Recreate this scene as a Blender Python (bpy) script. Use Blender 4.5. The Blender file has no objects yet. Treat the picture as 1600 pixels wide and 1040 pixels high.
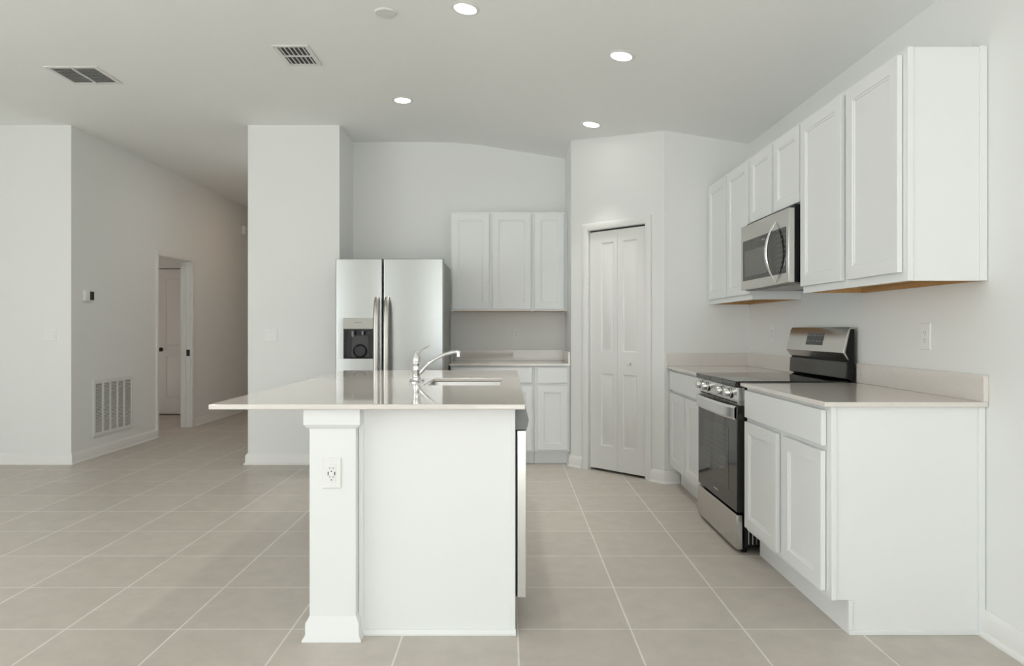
import bpy, bmesh, math
from math import radians as R, sin, cos, pi
from mathutils import Vector, Matrix

C = bpy.context.scene.collection
SC = bpy.context.scene

# ------------------------------------------------------------------ camera, world, light, exposure
F_PX, VPX, VPY, EYE = 1094.0, 793.0, 514.0, 1.213
cam_data = bpy.data.cameras.new('camera')
cam_data.sensor_fit = 'HORIZONTAL'
cam_data.sensor_width = 36.0
cam_data.lens = F_PX / 1600.0 * 36.0
cam_data.shift_x = (800.0 - VPX) / 1600.0
cam_data.shift_y = (VPY - 520.0) / 1600.0
cam_data.clip_start = 0.05
cam = bpy.data.objects.new('camera', cam_data)
cam.location = (0, 0, EYE)
cam.rotation_euler = (R(90), 0, 0)
C.objects.link(cam)
SC.camera = cam

world = bpy.data.worlds.new('world')
SC.world = world
world.use_nodes = True
world.node_tree.nodes['Background'].inputs[0].default_value = (0.92, 0.96, 1.0, 1)
world.node_tree.nodes['Background'].inputs[1].default_value = 1.7

SC.view_settings.view_transform = 'Standard'
SC.view_settings.look = 'None'
SC.view_settings.gamma = 1.0
SC.view_settings.use_curve_mapping = False
SC.view_settings.exposure = -0.04
SC.cycles.max_bounces = 10
SC.cycles.diffuse_bounces = 6
SC.cycles.sample_clamp_indirect = 6.0
SC.cycles.use_denoising = True


def area(name, loc, rot, sx, sy, power, color=(1, 1, 1), shape='RECTANGLE', spread=180):
    l = bpy.data.lights.new(name, 'AREA')
    l.shape = shape
    l.size = sx
    l.size_y = sy
    l.energy = power
    l.color = color
    l.spread = R(spread)
    o = bpy.data.objects.new(name, l)
    o.location = loc
    o.rotation_euler = rot
    C.objects.link(o)
    return o


# daylight through the sliding door and window behind the camera and the window on the living room's left
area('daylight_sliding_door', (0.62, -4.90, 1.22), (R(90), 0, 0), 2.2, 2.3, 36, (0.93, 0.975, 1.0))
area('daylight_rear_window', (-5.3, -4.90, 1.40), (R(90), 0, 0), 1.1, 1.9, 5, (0.93, 0.975, 1.0))
area('daylight_side_window', (-6.0, -0.6, 1.35), (R(90), 0, R(-90)), 4.6, 2.0, 100, (0.93, 0.975, 1.0))
area('added_right_window_fill', (1.80, -2.7, 1.40), (R(90), 0, R(90)), 2.4, 1.9, 46, (0.93, 0.975, 1.0))  # fill from an added, unseen window, meant for the hall wall
sun_data = bpy.data.lights.new('sun', 'SUN')
sun_data.energy = 27.0
sun_data.angle = R(1.0)
sun_data.color = (0.95, 0.98, 1.0)
sun = bpy.data.objects.new('sun', sun_data)
sun.rotation_euler = (R(57), 0, R(-12))
C.objects.link(sun)
# the hall's own warm ceiling lamp, out of view round the corner
area('hall_lamp_light', (-2.75, 9.3, 3.03), (0, 0, 0), 0.15, 0.15, 3.6, (1.0, 0.66, 0.47))
area('added_hall_front_fill', (-2.6, 7.6, 3.03), (0, 0, 0), 0.15, 0.15, 3.4, (1.0, 0.96, 0.90), 'DISK')  # added fill hidden behind the wall, brightens the near hall wall
area('added_living_fill', (-2.4, 3.3, 3.03), (0, 0, 0), 0.15, 0.15, 5.0, (1.0, 0.97, 0.93), 'DISK')  # added fill above the frame, no fixture, lifts the hall side
area('added_back_room_fill', (-5.0, 8.6, 2.4), (0, 0, 0), 0.3, 0.3, 2.2, (1.0, 0.46, 0.24))  # added unseen fill, its orange light turns the back room brown

# ------------------------------------------------------------------ materials


def mat(name, color, rough=0.5, metal=0.0, spec=0.5, coat=0.0):
    m = bpy.data.materials.new(name)
    m.use_nodes = True
    b = m.node_tree.nodes['Principled BSDF']
    b.inputs['Base Color'].default_value = (*color, 1)
    b.inputs['Roughness'].default_value = rough
    b.inputs['Metallic'].default_value = metal
    b.inputs['Specular IOR Level'].default_value = spec
    b.inputs['Coat Weight'].default_value = coat
    return m


def nd(m, t):
    return m.node_tree.nodes.new(t)


def lk(m, a, b):
    m.node_tree.links.new(a, b)


def bsdf(m):
    return m.node_tree.nodes['Principled BSDF']


def add_bump(m, scale, strength, dist=0.002, detail=3, stretch=None):
    tc = nd(m, 'ShaderNodeTexCoord')
    n = nd(m, 'ShaderNodeTexNoise')
    n.inputs['Scale'].default_value = scale
    n.inputs['Detail'].default_value = detail
    src = tc.outputs['Object']
    if stretch:
        mp = nd(m, 'ShaderNodeMapping')
        mp.inputs['Scale'].default_value = stretch
        lk(m, src, mp.inputs['Vector'])
        src = mp.outputs['Vector']
    lk(m, src, n.inputs['Vector'])
    bp = nd(m, 'ShaderNodeBump')
    bp.inputs['Strength'].default_value = strength
    bp.inputs['Distance'].default_value = dist
    lk(m, n.outputs['Fac'], bp.inputs['Height'])
    lk(m, bp.outputs['Normal'], bsdf(m).inputs['Normal'])
    return n


M = {}
M['wall'] = mat('wall_paint', (0.825, 0.835, 0.82), 0.85, spec=0.2)
add_bump(M['wall'], 90, 0.12, 0.001)
M['ceiling'] = mat('ceiling_paint', (0.91, 0.92, 0.905), 0.9, spec=0.15)
add_bump(M['ceiling'], 55, 0.25, 0.002, 4)
M['trim'] = mat('trim_paint', (0.82, 0.82, 0.80), 0.4)
M['door'] = mat('door_paint', (0.80, 0.80, 0.785), 0.42)
M['cabinet'] = mat('cabinet_paint', (0.83, 0.845, 0.845), 0.38)
add_bump(M['cabinet'], 25, 0.02, 0.001)
M['plate'] = mat('plate_plastic', (0.84, 0.84, 0.83), 0.35)
M['slot'] = mat('slot_dark', (0.03, 0.03, 0.03), 0.6)
M['wood'] = mat('raw_plywood', (0.55, 0.33, 0.14), 0.6)
w = add_bump(M['wood'], 6, 0.1, 0.001, 5, (1, 12, 12))
cr = nd(M['wood'], 'ShaderNodeValToRGB')
cr.color_ramp.elements[0].color = (0.42, 0.24, 0.09, 1)
cr.color_ramp.elements[1].color = (0.62, 0.39, 0.18, 1)
lk(M['wood'], w.outputs['Fac'], cr.inputs['Fac'])
lk(M['wood'], cr.outputs['Color'], bsdf(M['wood']).inputs['Base Color'])
M['steel'] = mat('brushed_steel', (0.60, 0.59, 0.565), 0.22, 1.0)
add_bump(M['steel'], 30, 0.05, 0.0005, 2, (1, 1, 30))
M['fridge_steel'] = mat('fridge_steel', (0.435, 0.445, 0.44), 0.30, 1.0)
add_bump(M['fridge_steel'], 30, 0.16, 0.0005, 2, (30, 1, 1))
M['handle_steel'] = mat('handle_steel', (0.46, 0.445, 0.415), 0.33, 1.0)
M['console_steel'] = mat('console_steel', (0.36, 0.355, 0.33), 0.4, 0.9)
M['steel_bright'] = mat('polished_steel', (0.74, 0.74, 0.73), 0.2, 1.0)
M['sink'] = mat('satin_sink_steel', (0.66, 0.65, 0.645), 0.35, 1.0)
M['chrome'] = mat('chrome', (0.86, 0.86, 0.87), 0.06, 1.0)
M['grey_metal'] = mat('grey_console', (0.225, 0.23, 0.23), 0.45)
M['case'] = mat('grey_case_paint', (0.22, 0.22, 0.21), 0.45)
M['black'] = mat('black_enamel', (0.010, 0.010, 0.011), 0.4, spec=0.25)
M['riser'] = mat('black_glossy_riser', (0.014, 0.014, 0.013), 0.12)
M['mesh_reflection'] = mat('microwave_mesh_and_reflection', (0.085, 0.085, 0.074), 0.10, spec=0.4)  # mesh tone, lightened further for a reflection put into the colour
M['glass'] = mat('black_glass', (0.022, 0.022, 0.020), 0.05, spec=0.35)
M['window_glass'] = mat('tinted_oven_window', (0.035, 0.035, 0.030), 0.05, spec=0.4)
M['blinds_reflection'] = mat('painted_blinds_reflection', (0.06, 0.06, 0.052), 0.2, spec=0.3)  # colour of the blinds' reflection painted onto the oven glass
M['cooktop'] = mat('cooktop_glass', (0.010, 0.010, 0.010), 0.03)
M['cavity'] = mat('dark_cavity_plastic', (0.014, 0.014, 0.017), 0.15)
M['backplate'] = mat('dispenser_backplate', (0.05, 0.052, 0.055), 0.15)
M['bronze'] = mat('dark_bronze', (0.07, 0.055, 0.045), 0.35, 0.8)
M['mark'] = mat('pale_print', (0.45, 0.46, 0.46), 0.5)
M['mark_dark'] = mat('dark_print', (0.10, 0.10, 0.095), 0.5)
M['grille'] = mat('grille_enamel', (0.78, 0.78, 0.76), 0.4)
M['screen'] = mat('screen_black', (0.02, 0.02, 0.022), 0.12)
M['grass'] = mat('outside_ground', (0.35, 0.38, 0.28), 0.9)
pn = M['pane'] = mat('clear_pane', (1, 1, 1), 0.0)
tb, gl, ms = nd(pn, 'ShaderNodeBsdfTransparent'), nd(pn, 'ShaderNodeBsdfGlossy'), nd(pn, 'ShaderNodeMixShader')
gl.inputs['Roughness'].default_value = 0.0
ms.inputs[0].default_value = 0.06
lk(pn, tb.outputs[0], ms.inputs[1])
lk(pn, gl.outputs[0], ms.inputs[2])
lk(pn, ms.outputs[0], pn.node_tree.nodes['Material Output'].inputs['Surface'])
M['lamp'] = mat('lamp_lens', (1, 1, 1), 0.5)
bsdf(M['lamp']).inputs['Emission Color'].default_value = (1.0, 0.97, 0.92, 1)
bsdf(M['lamp']).inputs['Emission Strength'].default_value = 13.0



def printed(name, base, mark, py, pz, fy, fz, oy, oz, rough):
    """dark glass printed with a grid of small pale dashes: pitch py x pz, dash share fy x fz"""
    m = mat(name, base, rough, spec=0.35)
    tc = nd(m, 'ShaderNodeTexCoord')
    sp = nd(m, 'ShaderNodeSeparateXYZ')
    lk(m, tc.outputs['Object'], sp.inputs[0])

    def comb(sock, pitch, off, share):
        a = nd(m, 'ShaderNodeMath')
        a.operation = 'MULTIPLY_ADD'
        a.inputs[1].default_value = 1 / pitch
        a.inputs[2].default_value = off
        lk(m, sock, a.inputs[0])
        b = nd(m, 'ShaderNodeMath')
        b.operation = 'FRACT'
        lk(m, a.outputs[0], b.inputs[0])
        c = nd(m, 'ShaderNodeMath')
        c.operation = 'LESS_THAN'
        c.inputs[1].default_value = share
        lk(m, b.outputs[0], c.inputs[0])
        return c.outputs[0]
    mu = nd(m, 'ShaderNodeMath')
    mu.operation = 'MULTIPLY'
    lk(m, comb(sp.outputs['Y'], py, oy, fy), mu.inputs[0])
    lk(m, comb(sp.outputs['Z'], pz, oz, fz), mu.inputs[1])
    mi = nd(m, 'ShaderNodeMix')
    mi.data_type = 'RGBA'
    mi.inputs['A'].default_value = (*base, 1)
    mi.inputs['B'].default_value = (*mark, 1)
    lk(m, mu.outputs[0], mi.inputs['Factor'])
    lk(m, mi.outputs['Result'], bsdf(m).inputs['Base Color'])
    return m


M['keypad'] = printed('microwave_keypad', (0.022, 0.022, 0.020), (0.40, 0.41, 0.41), 0.036, 0.028, 0.22, 0.13, 0.3, 0.4, 0.05)
M['display'] = printed('range_display', (0.02, 0.02, 0.022), (0.20, 0.21, 0.22), 0.040, 0.034, 0.55, 0.20, 0.2, 0.5, 0.12)

# quartz worktops: pale greige with a fine speckle
q = M['quartz'] = mat('quartz', (0.74, 0.71, 0.68), 0.045)
tc = nd(q, 'ShaderNodeTexCoord')
n1 = nd(q, 'ShaderNodeTexNoise')
n1.inputs['Scale'].default_value = 350
n1.inputs['Detail'].default_value = 2
lk(q, tc.outputs['Object'], n1.inputs['Vector'])
cr = nd(q, 'ShaderNodeValToRGB')
cr.color_ramp.elements[0].position = 0.35
cr.color_ramp.elements[0].color = (0.71, 0.67, 0.63, 1)
cr.color_ramp.elements[1].position = 0.65
cr.color_ramp.elements[1].color = (0.78, 0.74, 0.70, 1)
lk(q, n1.outputs['Fac'], cr.inputs['Fac'])
lk(q, cr.outputs['Color'], bsdf(q).inputs['Base Color'])

# floor tiles: 457 mm squares, pale grout
TILE, GX, GY = 0.4572, 0.498, 2.8325
f = M['tile'] = mat('floor_tile', (0.42, 0.385, 0.345), 0.42)
tc = nd(f, 'ShaderNodeTexCoord')
mp = nd(f, 'ShaderNodeMapping')
mp.inputs['Location'].default_value = (-GX + 20 * TILE, -GY + 20 * TILE, 0)
lk(f, tc.outputs['Object'], mp.inputs['Vector'])
br = nd(f, 'ShaderNodeTexBrick')
br.offset = 0.0
br.squash = 1.0
br.inputs['Scale'].default_value = 1.0
br.inputs['Brick Width'].default_value = TILE
br.inputs['Row Height'].default_value = TILE
br.inputs['Mortar Size'].default_value = 0.0036
br.inputs['Mortar Smooth'].default_value = 0.1
br.inputs['Bias'].default_value = 0.0
br.inputs['Color1'].default_value = (0.52, 0.475, 0.425, 1)
br.inputs['Color2'].default_value = (0.56, 0.515, 0.462, 1)
br.inputs['Mortar'].default_value = (0.78, 0.755, 0.71, 1)
lk(f, mp.outputs['Vector'], br.inputs['Vector'])
cl = nd(f, 'ShaderNodeTexNoise')
cl.inputs['Scale'].default_value = 9.0
cl.inputs['Detail'].default_value = 8
cl.inputs['Roughness'].default_value = 0.65
lk(f, tc.outputs['Object'], cl.inputs['Vector'])
mr = nd(f, 'ShaderNodeMapRange')
mr.inputs['From Min'].default_value = 0.3
mr.inputs['From Max'].default_value = 0.7
mr.inputs['To Min'].default_value = 0.93
mr.inputs['To Max'].default_value = 1.07
lk(f, cl.outputs['Fac'], mr.inputs['Value'])
mx = nd(f, 'ShaderNodeVectorMath')
mx.operation = 'SCALE'
lk(f, br.outputs['Color'], mx.inputs[0])
lk(f, mr.outputs['Result'], mx.inputs['Scale'])
lk(f, mx.outputs['Vector'], bsdf(f).inputs['Base Color'])
bp = nd(f, 'ShaderNodeBump')
bp.inputs['Strength'].default_value = 0.4
bp.inputs['Distance'].default_value = 0.002
bp.invert = True
lk(f, br.outputs['Fac'], bp.inputs['Height'])
lk(f, bp.outputs['Normal'], bsdf(f).inputs['Normal'])

# ------------------------------------------------------------------ mesh helpers


class MB:
    """Collects shapes in local metres, then links them as ONE mesh object."""

    def __init__(self):
        self.v, self.f = [], []

    def add(self, verts, faces):
        o = len(self.v)
        self.v += [tuple(p) for p in verts]
        self.f += [tuple(i + o for i in fc) for fc in faces]
        return self

    def box(self, x0, x1, y0, y1, z0, z1):
        v = [(x, y, z) for z in (z0, z1) for y in (y0, y1) for x in (x0, x1)]
        return self.add(v, [(0, 2, 3, 1), (4, 5, 7, 6), (0, 1, 5, 4), (2, 6, 7, 3), (0, 4, 6, 2), (1, 3, 7, 5)])

    def prism(self, pts, axis, a0, a1):
        n = len(pts)

        def P(p, a):
            return {'x': (a, p[0], p[1]), 'y': (p[0], a, p[1]), 'z': (p[0], p[1], a)}[axis]
        v = [P(p, a0) for p in pts] + [P(p, a1) for p in pts]
        fs = [tuple(range(n)), tuple(range(2 * n - 1, n - 1, -1))]
        fs += [(i, (i + 1) % n, n + (i + 1) % n, n + i) for i in range(n)]
        return self.add(v, fs)

    def lathe(self, prof, c=(0, 0, 0), axis='z', seg=32, sx=1, sy=1):
        """prof: (radius, height) pairs, capped at both ends."""
        v, fs = [], []
        for r, h in prof:
            for k in range(seg):
                a = 2 * pi * k / seg
                u, w_ = r * cos(a) * sx, r * sin(a) * sy
                p = {'z': (u, w_, h), 'y': (u, h, w_), 'x': (h, u, w_)}[axis]
                v.append((p[0] + c[0], p[1] + c[1], p[2] + c[2]))
        for j in range(len(prof) - 1):
            for k in range(seg):
                a, b = j * seg + k, j * seg + (k + 1) % seg
                fs.append((a, b, b + seg, a + seg))
        fs.append(tuple(range(seg - 1, -1, -1)))
        L = (len(prof) - 1) * seg
        fs.append(tuple(range(L, L + seg)))
        return self.add(v, fs)

    def tube(self, path, rad, seg=14, flat=1.0):
        path = [Vector(p) for p in path]
        n = len(path)
        rad = rad if isinstance(rad, (list, tuple)) else [rad] * n
        v, fs = [], []
        ref = None
        for i, p in enumerate(path):
            t = (path[min(i + 1, n - 1)] - path[max(i - 1, 0)]).normalized()
            if ref is None:
                ref = t.orthogonal().normalized()
                for cand in (Vector((0, 1, 0)), Vector((1, 0, 0)), Vector((0, 0, 1))):
                    if abs(cand.dot(t)) < 0.3:
                        ref = cand
                        break
            u = (ref - t * ref.dot(t)).normalized()
            w_ = t.cross(u)
            ref = u
            for k in range(seg):
                a = 2 * pi * k / seg
                v.append(p + u * (rad[i] * cos(a)) + w_ * (rad[i] * flat * sin(a)))
        for i in range(n - 1):
            for k in range(seg):
                a, b = i * seg + k, i * seg + (k + 1) % seg
                fs.append((a, b, b + seg, a + seg))
        fs.append(tuple(range(seg - 1, -1, -1)))
        fs.append(tuple(range((n - 1) * seg, n * seg)))
        return self.add(v, fs)

    def rings(self, x0, x1, z0, z1, steps, cap=True):
        """nested rectangles in the x-z plane: steps = (inset, y)."""
        v, fs = [], []
        for ins, y in steps:
            v += [(x0 + ins, y, z0 + ins), (x1 - ins, y, z0 + ins), (x1 - ins, y, z1 - ins), (x0 + ins, y, z1 - ins)]
        for j in range(len(steps) - 1):
            for k in range(4):
                a, b = j * 4 + k, j * 4 + (k + 1) % 4
                fs.append((a, b, b + 4, a + 4))
        if cap:
            L = (len(steps) - 1) * 4
            fs.append((L, L + 1, L + 2, L + 3))
        return self.add(v, fs)

    def shaker(self, x0, x1, z0, z1, y=-0.0225, t=0.020, rail=0.057):
        self.rings(x0, x1, z0, z1, [(0.004, y + t), (0, y + t), (0, y + 0.0015), (0.0015, y), (rail, y), (rail + 0.003, y + 0.004),
                                    (rail + 0.010, y + 0.0045), (rail + 0.012, y + 0.009)])
        return self.add([(x0, y + t, z0), (x1, y + t, z0), (x1, y + t, z1), (x0, y + t, z1)], [(3, 2, 1, 0)])

    def slab(self, x0, x1, z0, z1, y=-0.0225, t=0.020):
        self.rings(x0, x1, z0, z1, [(0, y + t), (0, y + 0.002), (0.002, y)])
        return self.add([(x0, y + t, z0), (x1, y + t, z0), (x1, y + t, z1), (x0, y + t, z1)], [(3, 2, 1, 0)])

    def panelled(self, x0, x1, z0, z1, y, t, panels):
        """a moulded door slab with raised panels (px0, px1, pz0, pz1) on its front."""
        xs = sorted({x0, x1, *[p[0] for p in panels], *[p[1] for p in panels]})
        zs = sorted({z0, z1, *[p[2] for p in panels], *[p[3] for p in panels]})
        for i in range(len(xs) - 1):
            for j in range(len(zs) - 1):
                cx, cz = (xs[i] + xs[i + 1]) / 2, (zs[j] + zs[j + 1]) / 2
                if any(p[0] < cx < p[1] and p[2] < cz < p[3] for p in panels):
                    continue
                self.add([(xs[i], y, zs[j]), (xs[i + 1], y, zs[j]), (xs[i + 1], y, zs[j + 1]), (xs[i], y, zs[j + 1])], [(0, 1, 2, 3)])
        for p in panels:
            self.rings(*p, [(0, y), (0.010, y + 0.009), (0.018, y + 0.009), (0.036, y + 0.001)])
        v = [(x0, y, z0), (x1, y, z0), (x1, y, z1), (x0, y, z1), (x0, y + t, z0), (x1, y + t, z0), (x1, y + t, z1), (x0, y + t, z1)]
        return self.add(v, [(0, 4, 5, 1), (1, 5, 6, 2), (2, 6, 7, 3), (3, 7, 4, 0), (7, 6, 5, 4)])

    def rot(self, ang, c=(0, 0, 0), axis='Z'):
        m = Matrix.Rotation(ang, 3, axis)
        c = Vector(c)
        self.v = [tuple(m @ (Vector(p) - c) + c) for p in self.v]
        return self

    def build(self, name, material, parent=None, world=False, bevel=0.0, seg=2, smooth=True):
        off = Vector((0, 0, 0))
        if world and parent is not None:
            p = parent
            while p is not None:
                off += p.location
                p = p.parent
        me = bpy.data.meshes.new(name)
        me.from_pydata([tuple(Vector(p) - off) for p in self.v], [], self.f)
        bm = bmesh.new()
        bm.from_mesh(me)
        bmesh.ops.recalc_face_normals(bm, faces=bm.faces)
        bm.to_mesh(me)
        bm.free()
        if smooth:
            for p in me.polygons:
                p.use_smooth = True
            me.set_sharp_from_angle(angle=R(32))
        me.materials.append(material)
        o = bpy.data.objects.new(name, me)
        C.objects.link(o)
        if parent is not None:
            o.parent = parent
        if bevel:
            b = o.modifiers.new('bevel', 'BEVEL')
            b.width = bevel
            b.segments = seg
            b.limit_method = 'ANGLE'
            b.angle_limit = R(40)
            b.harden_normals = False
        return o


def tag(o, label, cat, group=None):
    o['label'] = label
    o['category'] = cat
    if group:
        o['group'] = group
    return o


def thing(name, loc, label, cat, rz=0.0, group=None):
    o = bpy.data.objects.new(name, None)
    o.empty_display_size = 0.1
    o.location = loc
    o.rotation_euler = (0, 0, rz)
    C.objects.link(o)
    return tag(o, label, cat, group)


def structure(o):
    o['kind'] = 'structure'
    return o


def copy_thing(src, loc, label, rot=None, group=None):
    r = src.copy()
    C.objects.link(r)
    r.location = loc
    if rot is not None:
        r.rotation_euler = rot
    r['label'] = label
    if group:
        r['group'] = group
    for ch in list(src.children):
        c = ch.copy()
        C.objects.link(c)
        c.parent = r
        for g in list(ch.children):
            d = g.copy()
            C.objects.link(d)
            d.parent = c
    return r


# ------------------------------------------------------------------ the setting
CEIL, SLOPE, KINK = 3.045, 0.16, -0.46
XR = 1.900          # right wall
YW = 6.290          # the two walls left of the niche
XL, YB = -6.1, -5.0  # living room's left wall, glazed rear wall


def ceil_z(x):
    w_ = 0.30
    if x < KINK - w_:
        return CEIL
    if x > KINK + w_:
        return CEIL - SLOPE * (x - KINK)
    t = (x - (KINK - w_)) / (2 * w_)
    return CEIL - SLOPE * w_ * t * t


def box_struct(name, *b, m='wall'):
    return structure(MB().box(*b).build(name, M[m], smooth=False))


structure(MB().box(XL - 0.5, XR + 0.3, YB - 0.12, 12.2, -0.12, 0.0).build('floor', M['tile'], smooth=False))
pts = [(XL - 0.3, CEIL), (KINK - 0.30, CEIL)]
pts += [(KINK - 0.30 + 0.6 * k / 14, ceil_z(KINK - 0.30 + 0.6 * k / 14)) for k in range(1, 15)]
pts += [(XR + 0.3, ceil_z(XR + 0.3)), (XR + 0.3, 3.3), (XL - 0.3, 3.3)]
structure(MB().prism(pts, 'y', YB - 0.12, 12.2).build('ceiling', M['ceiling']))

TOP = 3.1
RWY0, RWY1 = -4.0, -1.4
m_ = MB().box(XR, XR + 0.12, YB, RWY0, 0, TOP).box(XR, XR + 0.12, RWY1, 6.98, 0, TOP)
m_.box(XR, XR + 0.12, RWY0, RWY1, 0, 0.40).box(XR, XR + 0.12, RWY0, RWY1, 2.40, TOP)
structure(m_.build('wall_right', M['wall'], smooth=False))
box_struct('wall_left', XL - 0.12, -3.92, YW, YW + 0.12, 0, TOP)
# hall wall with its doorway
HX, D0, D1, DH = -3.92, 7.86, 8.68, 2.06
m_ = MB()
m_.box(HX - 0.12, HX, YW + 0.12, D0, 0, TOP).box(HX - 0.12, HX, D1, 12.0, 0, TOP).box(HX - 0.12, HX, D0, D1, DH, TOP)
structure(m_.build('wall_hall', M['wall'], smooth=False))
box_struct('wall_hall_end', -4.04, -2.332, 12.0, 12.12, 0, TOP)
m_ = MB()   # the freestanding stretch of wall beside the refrigerator: front, hall side and niche side
m_.box(-2.332, -1.51, YW, 6.86, 0, TOP).box(-2.332, -2.21, 6.86, 12.0, 0, TOP)
structure(m_.build('wall_center', M['wall'], smooth=False))
box_struct('wall_niche', -1.51, 0.565, 6.86, 6.98, 0, TOP)
# the pantry: niche side, diagonal with doorway, and the stretch to the right wall
PA, PB = Vector((0.563, 6.200)), Vector((1.233, 5.506))
PL = (PB - PA).length
PANG = math.atan2(PB.y - PA.y, PB.x - PA.x)
S0, S1, PH = 0.195, 0.787, 2.062
MP = Matrix.Translation((PA.x, PA.y, 0)) @ Matrix.Rotation(PANG, 4, 'Z')
m_ = MB()
m_.box(0, S0, 0, 0.115, 0, TOP).box(S1, PL, 0, 0.115, 0, TOP).box(S0, S1, 0, 0.115, PH, TOP)
m_.v = [tuple(MP @ Vector(p)) for p in m_.v]
structure(m_.build('wall_pantry', M['wall'], smooth=False))
box_struct('wall_pantry_side', 0.563, 0.66, 6.20, 6.86, 0, TOP)
box_struct('wall_pantry_right', 1.233, XR, 5.506, 5.62, 0, TOP)
box_struct('wall_pantry_back', 0.565, XR, 6.86, 6.98, 0, TOP)
# the back room seen through the hall doorway: its far wall carries a closed door
BY = 9.90
m_ = MB()
m_.box(-6.4, -4.97, BY, BY + 0.1, 0, 2.75).box(-4.12, -4.04, BY, BY + 0.1, 0, 2.75).box(-4.97, -4.12, BY, BY + 0.1, 2.075, 2.75)
m_.box(-6.5, -6.4, YW + 0.12, BY + 0.1, 0, 2.75).box(-5.0, -4.1, BY + 0.1, BY + 0.14, 0, 2.75)  # last box is added behind the door to stop outside light leaking in
structure(m_.build('wall_back_room', M['wall'], smooth=False))
structure(MB().box(-6.5, -4.04, YW + 0.12, BY + 0.1, 2.75, 2.85).build('ceiling_back_room', M['ceiling'], smooth=False))
# walls behind the camera, with the glazing that lights the room
m_ = MB()
DX0, DX1, DZ = -0.5, 1.75, 2.42
WX0, WX1, WZ0, WZ1 = -5.9, -4.7, 0.35, 2.42
m_.box(XL, WX0, YB - 0.12, YB, 0, TOP).box(WX1, DX0, YB - 0.12, YB, 0, TOP).box(DX1, XR + 0.12, YB - 0.12, YB, 0, TOP)
m_.box(WX0, WX1, YB - 0.12, YB, 0, WZ0).box(WX0, WX1, YB - 0.12, YB, WZ1, TOP).box(DX0, DX1, YB - 0.12, YB, DZ, TOP)
structure(m_.build('wall_rear', M['wall'], smooth=False))
m_ = MB()
SY0, SY1 = -3.0, 1.8
m_.box(XL - 0.12, XL, YB, SY0, 0, TOP).box(XL - 0.12, XL, SY1, YW, 0, TOP).box(XL - 0.12, XL, SY0, SY1, 0, WZ0).box(XL - 0.12, XL, SY0, SY1, WZ1, TOP)
structure(m_.build('wall_living_side', M['wall'], smooth=False))


def frame_win(name, horiz, a0, a1, z0, z1, c, bars):
    """a glazed opening: frame bars and one thin pane; horiz: along x at y=c, else along y at x=c"""
    fm, pm = MB(), MB()

    def bx(mb, p0, p1, q0, q1, t):
        if horiz:
            mb.box(p0, p1, c - t, c + t, q0, q1)
        else:
            mb.box(c - t, c + t, p0, p1, q0, q1)
    s = 0.05
    bx(fm, a0, a0 + s, z0, z1, 0.035), bx(fm, a1 - s, a1, z0, z1, 0.035)
    bx(fm, a0 + s, a1 - s, z0, z0 + s, 0.035), bx(fm, a0 + s, a1 - s, z1 - s, z1, 0.035)
    for k in range(1, bars):
        x = a0 + (a1 - a0) * k / bars
        bx(fm, x - s / 2, x + s / 2, z0 + s, z1 - s, 0.035)
    bx(pm, a0 + s, a1 - s, z0 + s, z1 - s, 0.004)
    fo = structure(fm.build(name, M['trim'], smooth=False))
    pm.build('pane', M['pane'], fo, smooth=False)


frame_win('window_1', True, DX0, DX1, 0.0, DZ, YB - 0.06, 3)
frame_win('window_2', True, WX0, WX1, WZ0, WZ1, YB - 0.06, 2)
frame_win('window_3', False, SY0, SY1, WZ0, WZ1, XL - 0.06, 3)
frame_win('added_window_4', False, RWY0, RWY1, 0.40, 2.40, XR + 0.06, 2)  # added out of view so light reaches the hall wall
structure(MB().box(-14, 10, -20, YB - 0.13, -0.2, -0.06).build('ground_outside', M['grass'], smooth=False))


def baseboard(name, path, closed=False):
    """path: floor points; the room lies to the RIGHT of travel. One moulded run with mitred corners."""
    prof = [(0, 0), (0.030, 0), (0.030, 0.008), (0.019, 0.020), (0.018, 0.078), (0.010, 0.092), (0.004, 0.100), (0, 0.100)]
    P = [Vector((p[0], p[1])) for p in path]
    n = len(P)
    mb = MB()
    vs = []
    for i, p in enumerate(P):
        d0 = (P[i] - P[i - 1]).normalized() if i > 0 else None
        d1 = (P[i + 1] - P[i]).normalized() if i < n - 1 else None
        n0 = Vector((d0.y, -d0.x)) if d0 else None
        n1_ = Vector((d1.y, -d1.x)) if d1 else None
        if n0 is None:
            off = n1_
        elif n1_ is None:
            off = n0
        else:
            b = (n0 + n1_).normalized()
            off = b / max(0.3, b.dot(n0))
        for u, z in prof:
            vs.append((p.x + off.x * u, p.y + off.y * u, z))
    k = len(prof)
    fs = []
    for i in range(n - 1):
        for j in range(k):
            a, b = i * k + j, i * k + (j + 1) % k
            fs.append((a, b, b + k, a + k))
    fs.append(tuple(range(k)))
    fs.append(tuple(range(n * k - 1, (n - 1) * k - 1, -1)))
    mb.add(vs, fs)
    return structure(mb.build(name, M['trim']))


CW = 0.060   # casing width


def s2w(s):
    p = PA + (PB - PA).normalized() * s
    return (p.x, p.y)


baseboard('baseboard_left', [(XL, YW), (HX, YW), (HX, D0 - CW)])
baseboard('baseboard_hall', [(HX, D1 + CW), (HX, 12.0), (-2.332, 12.0), (-2.332, YW), (-1.51, YW), (-1.51, 6.86)])
baseboard('baseboard_pantry', [(0.563, 6.345), (0.563, 6.2), s2w(S0 - CW)])
baseboard('baseboard_pantry_right', [s2w(S1 + CW), (1.233, 5.506), (1.352, 5.506)])
baseboard('baseboard_right', [(XR, 2.783), (XR, YB)])


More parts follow.
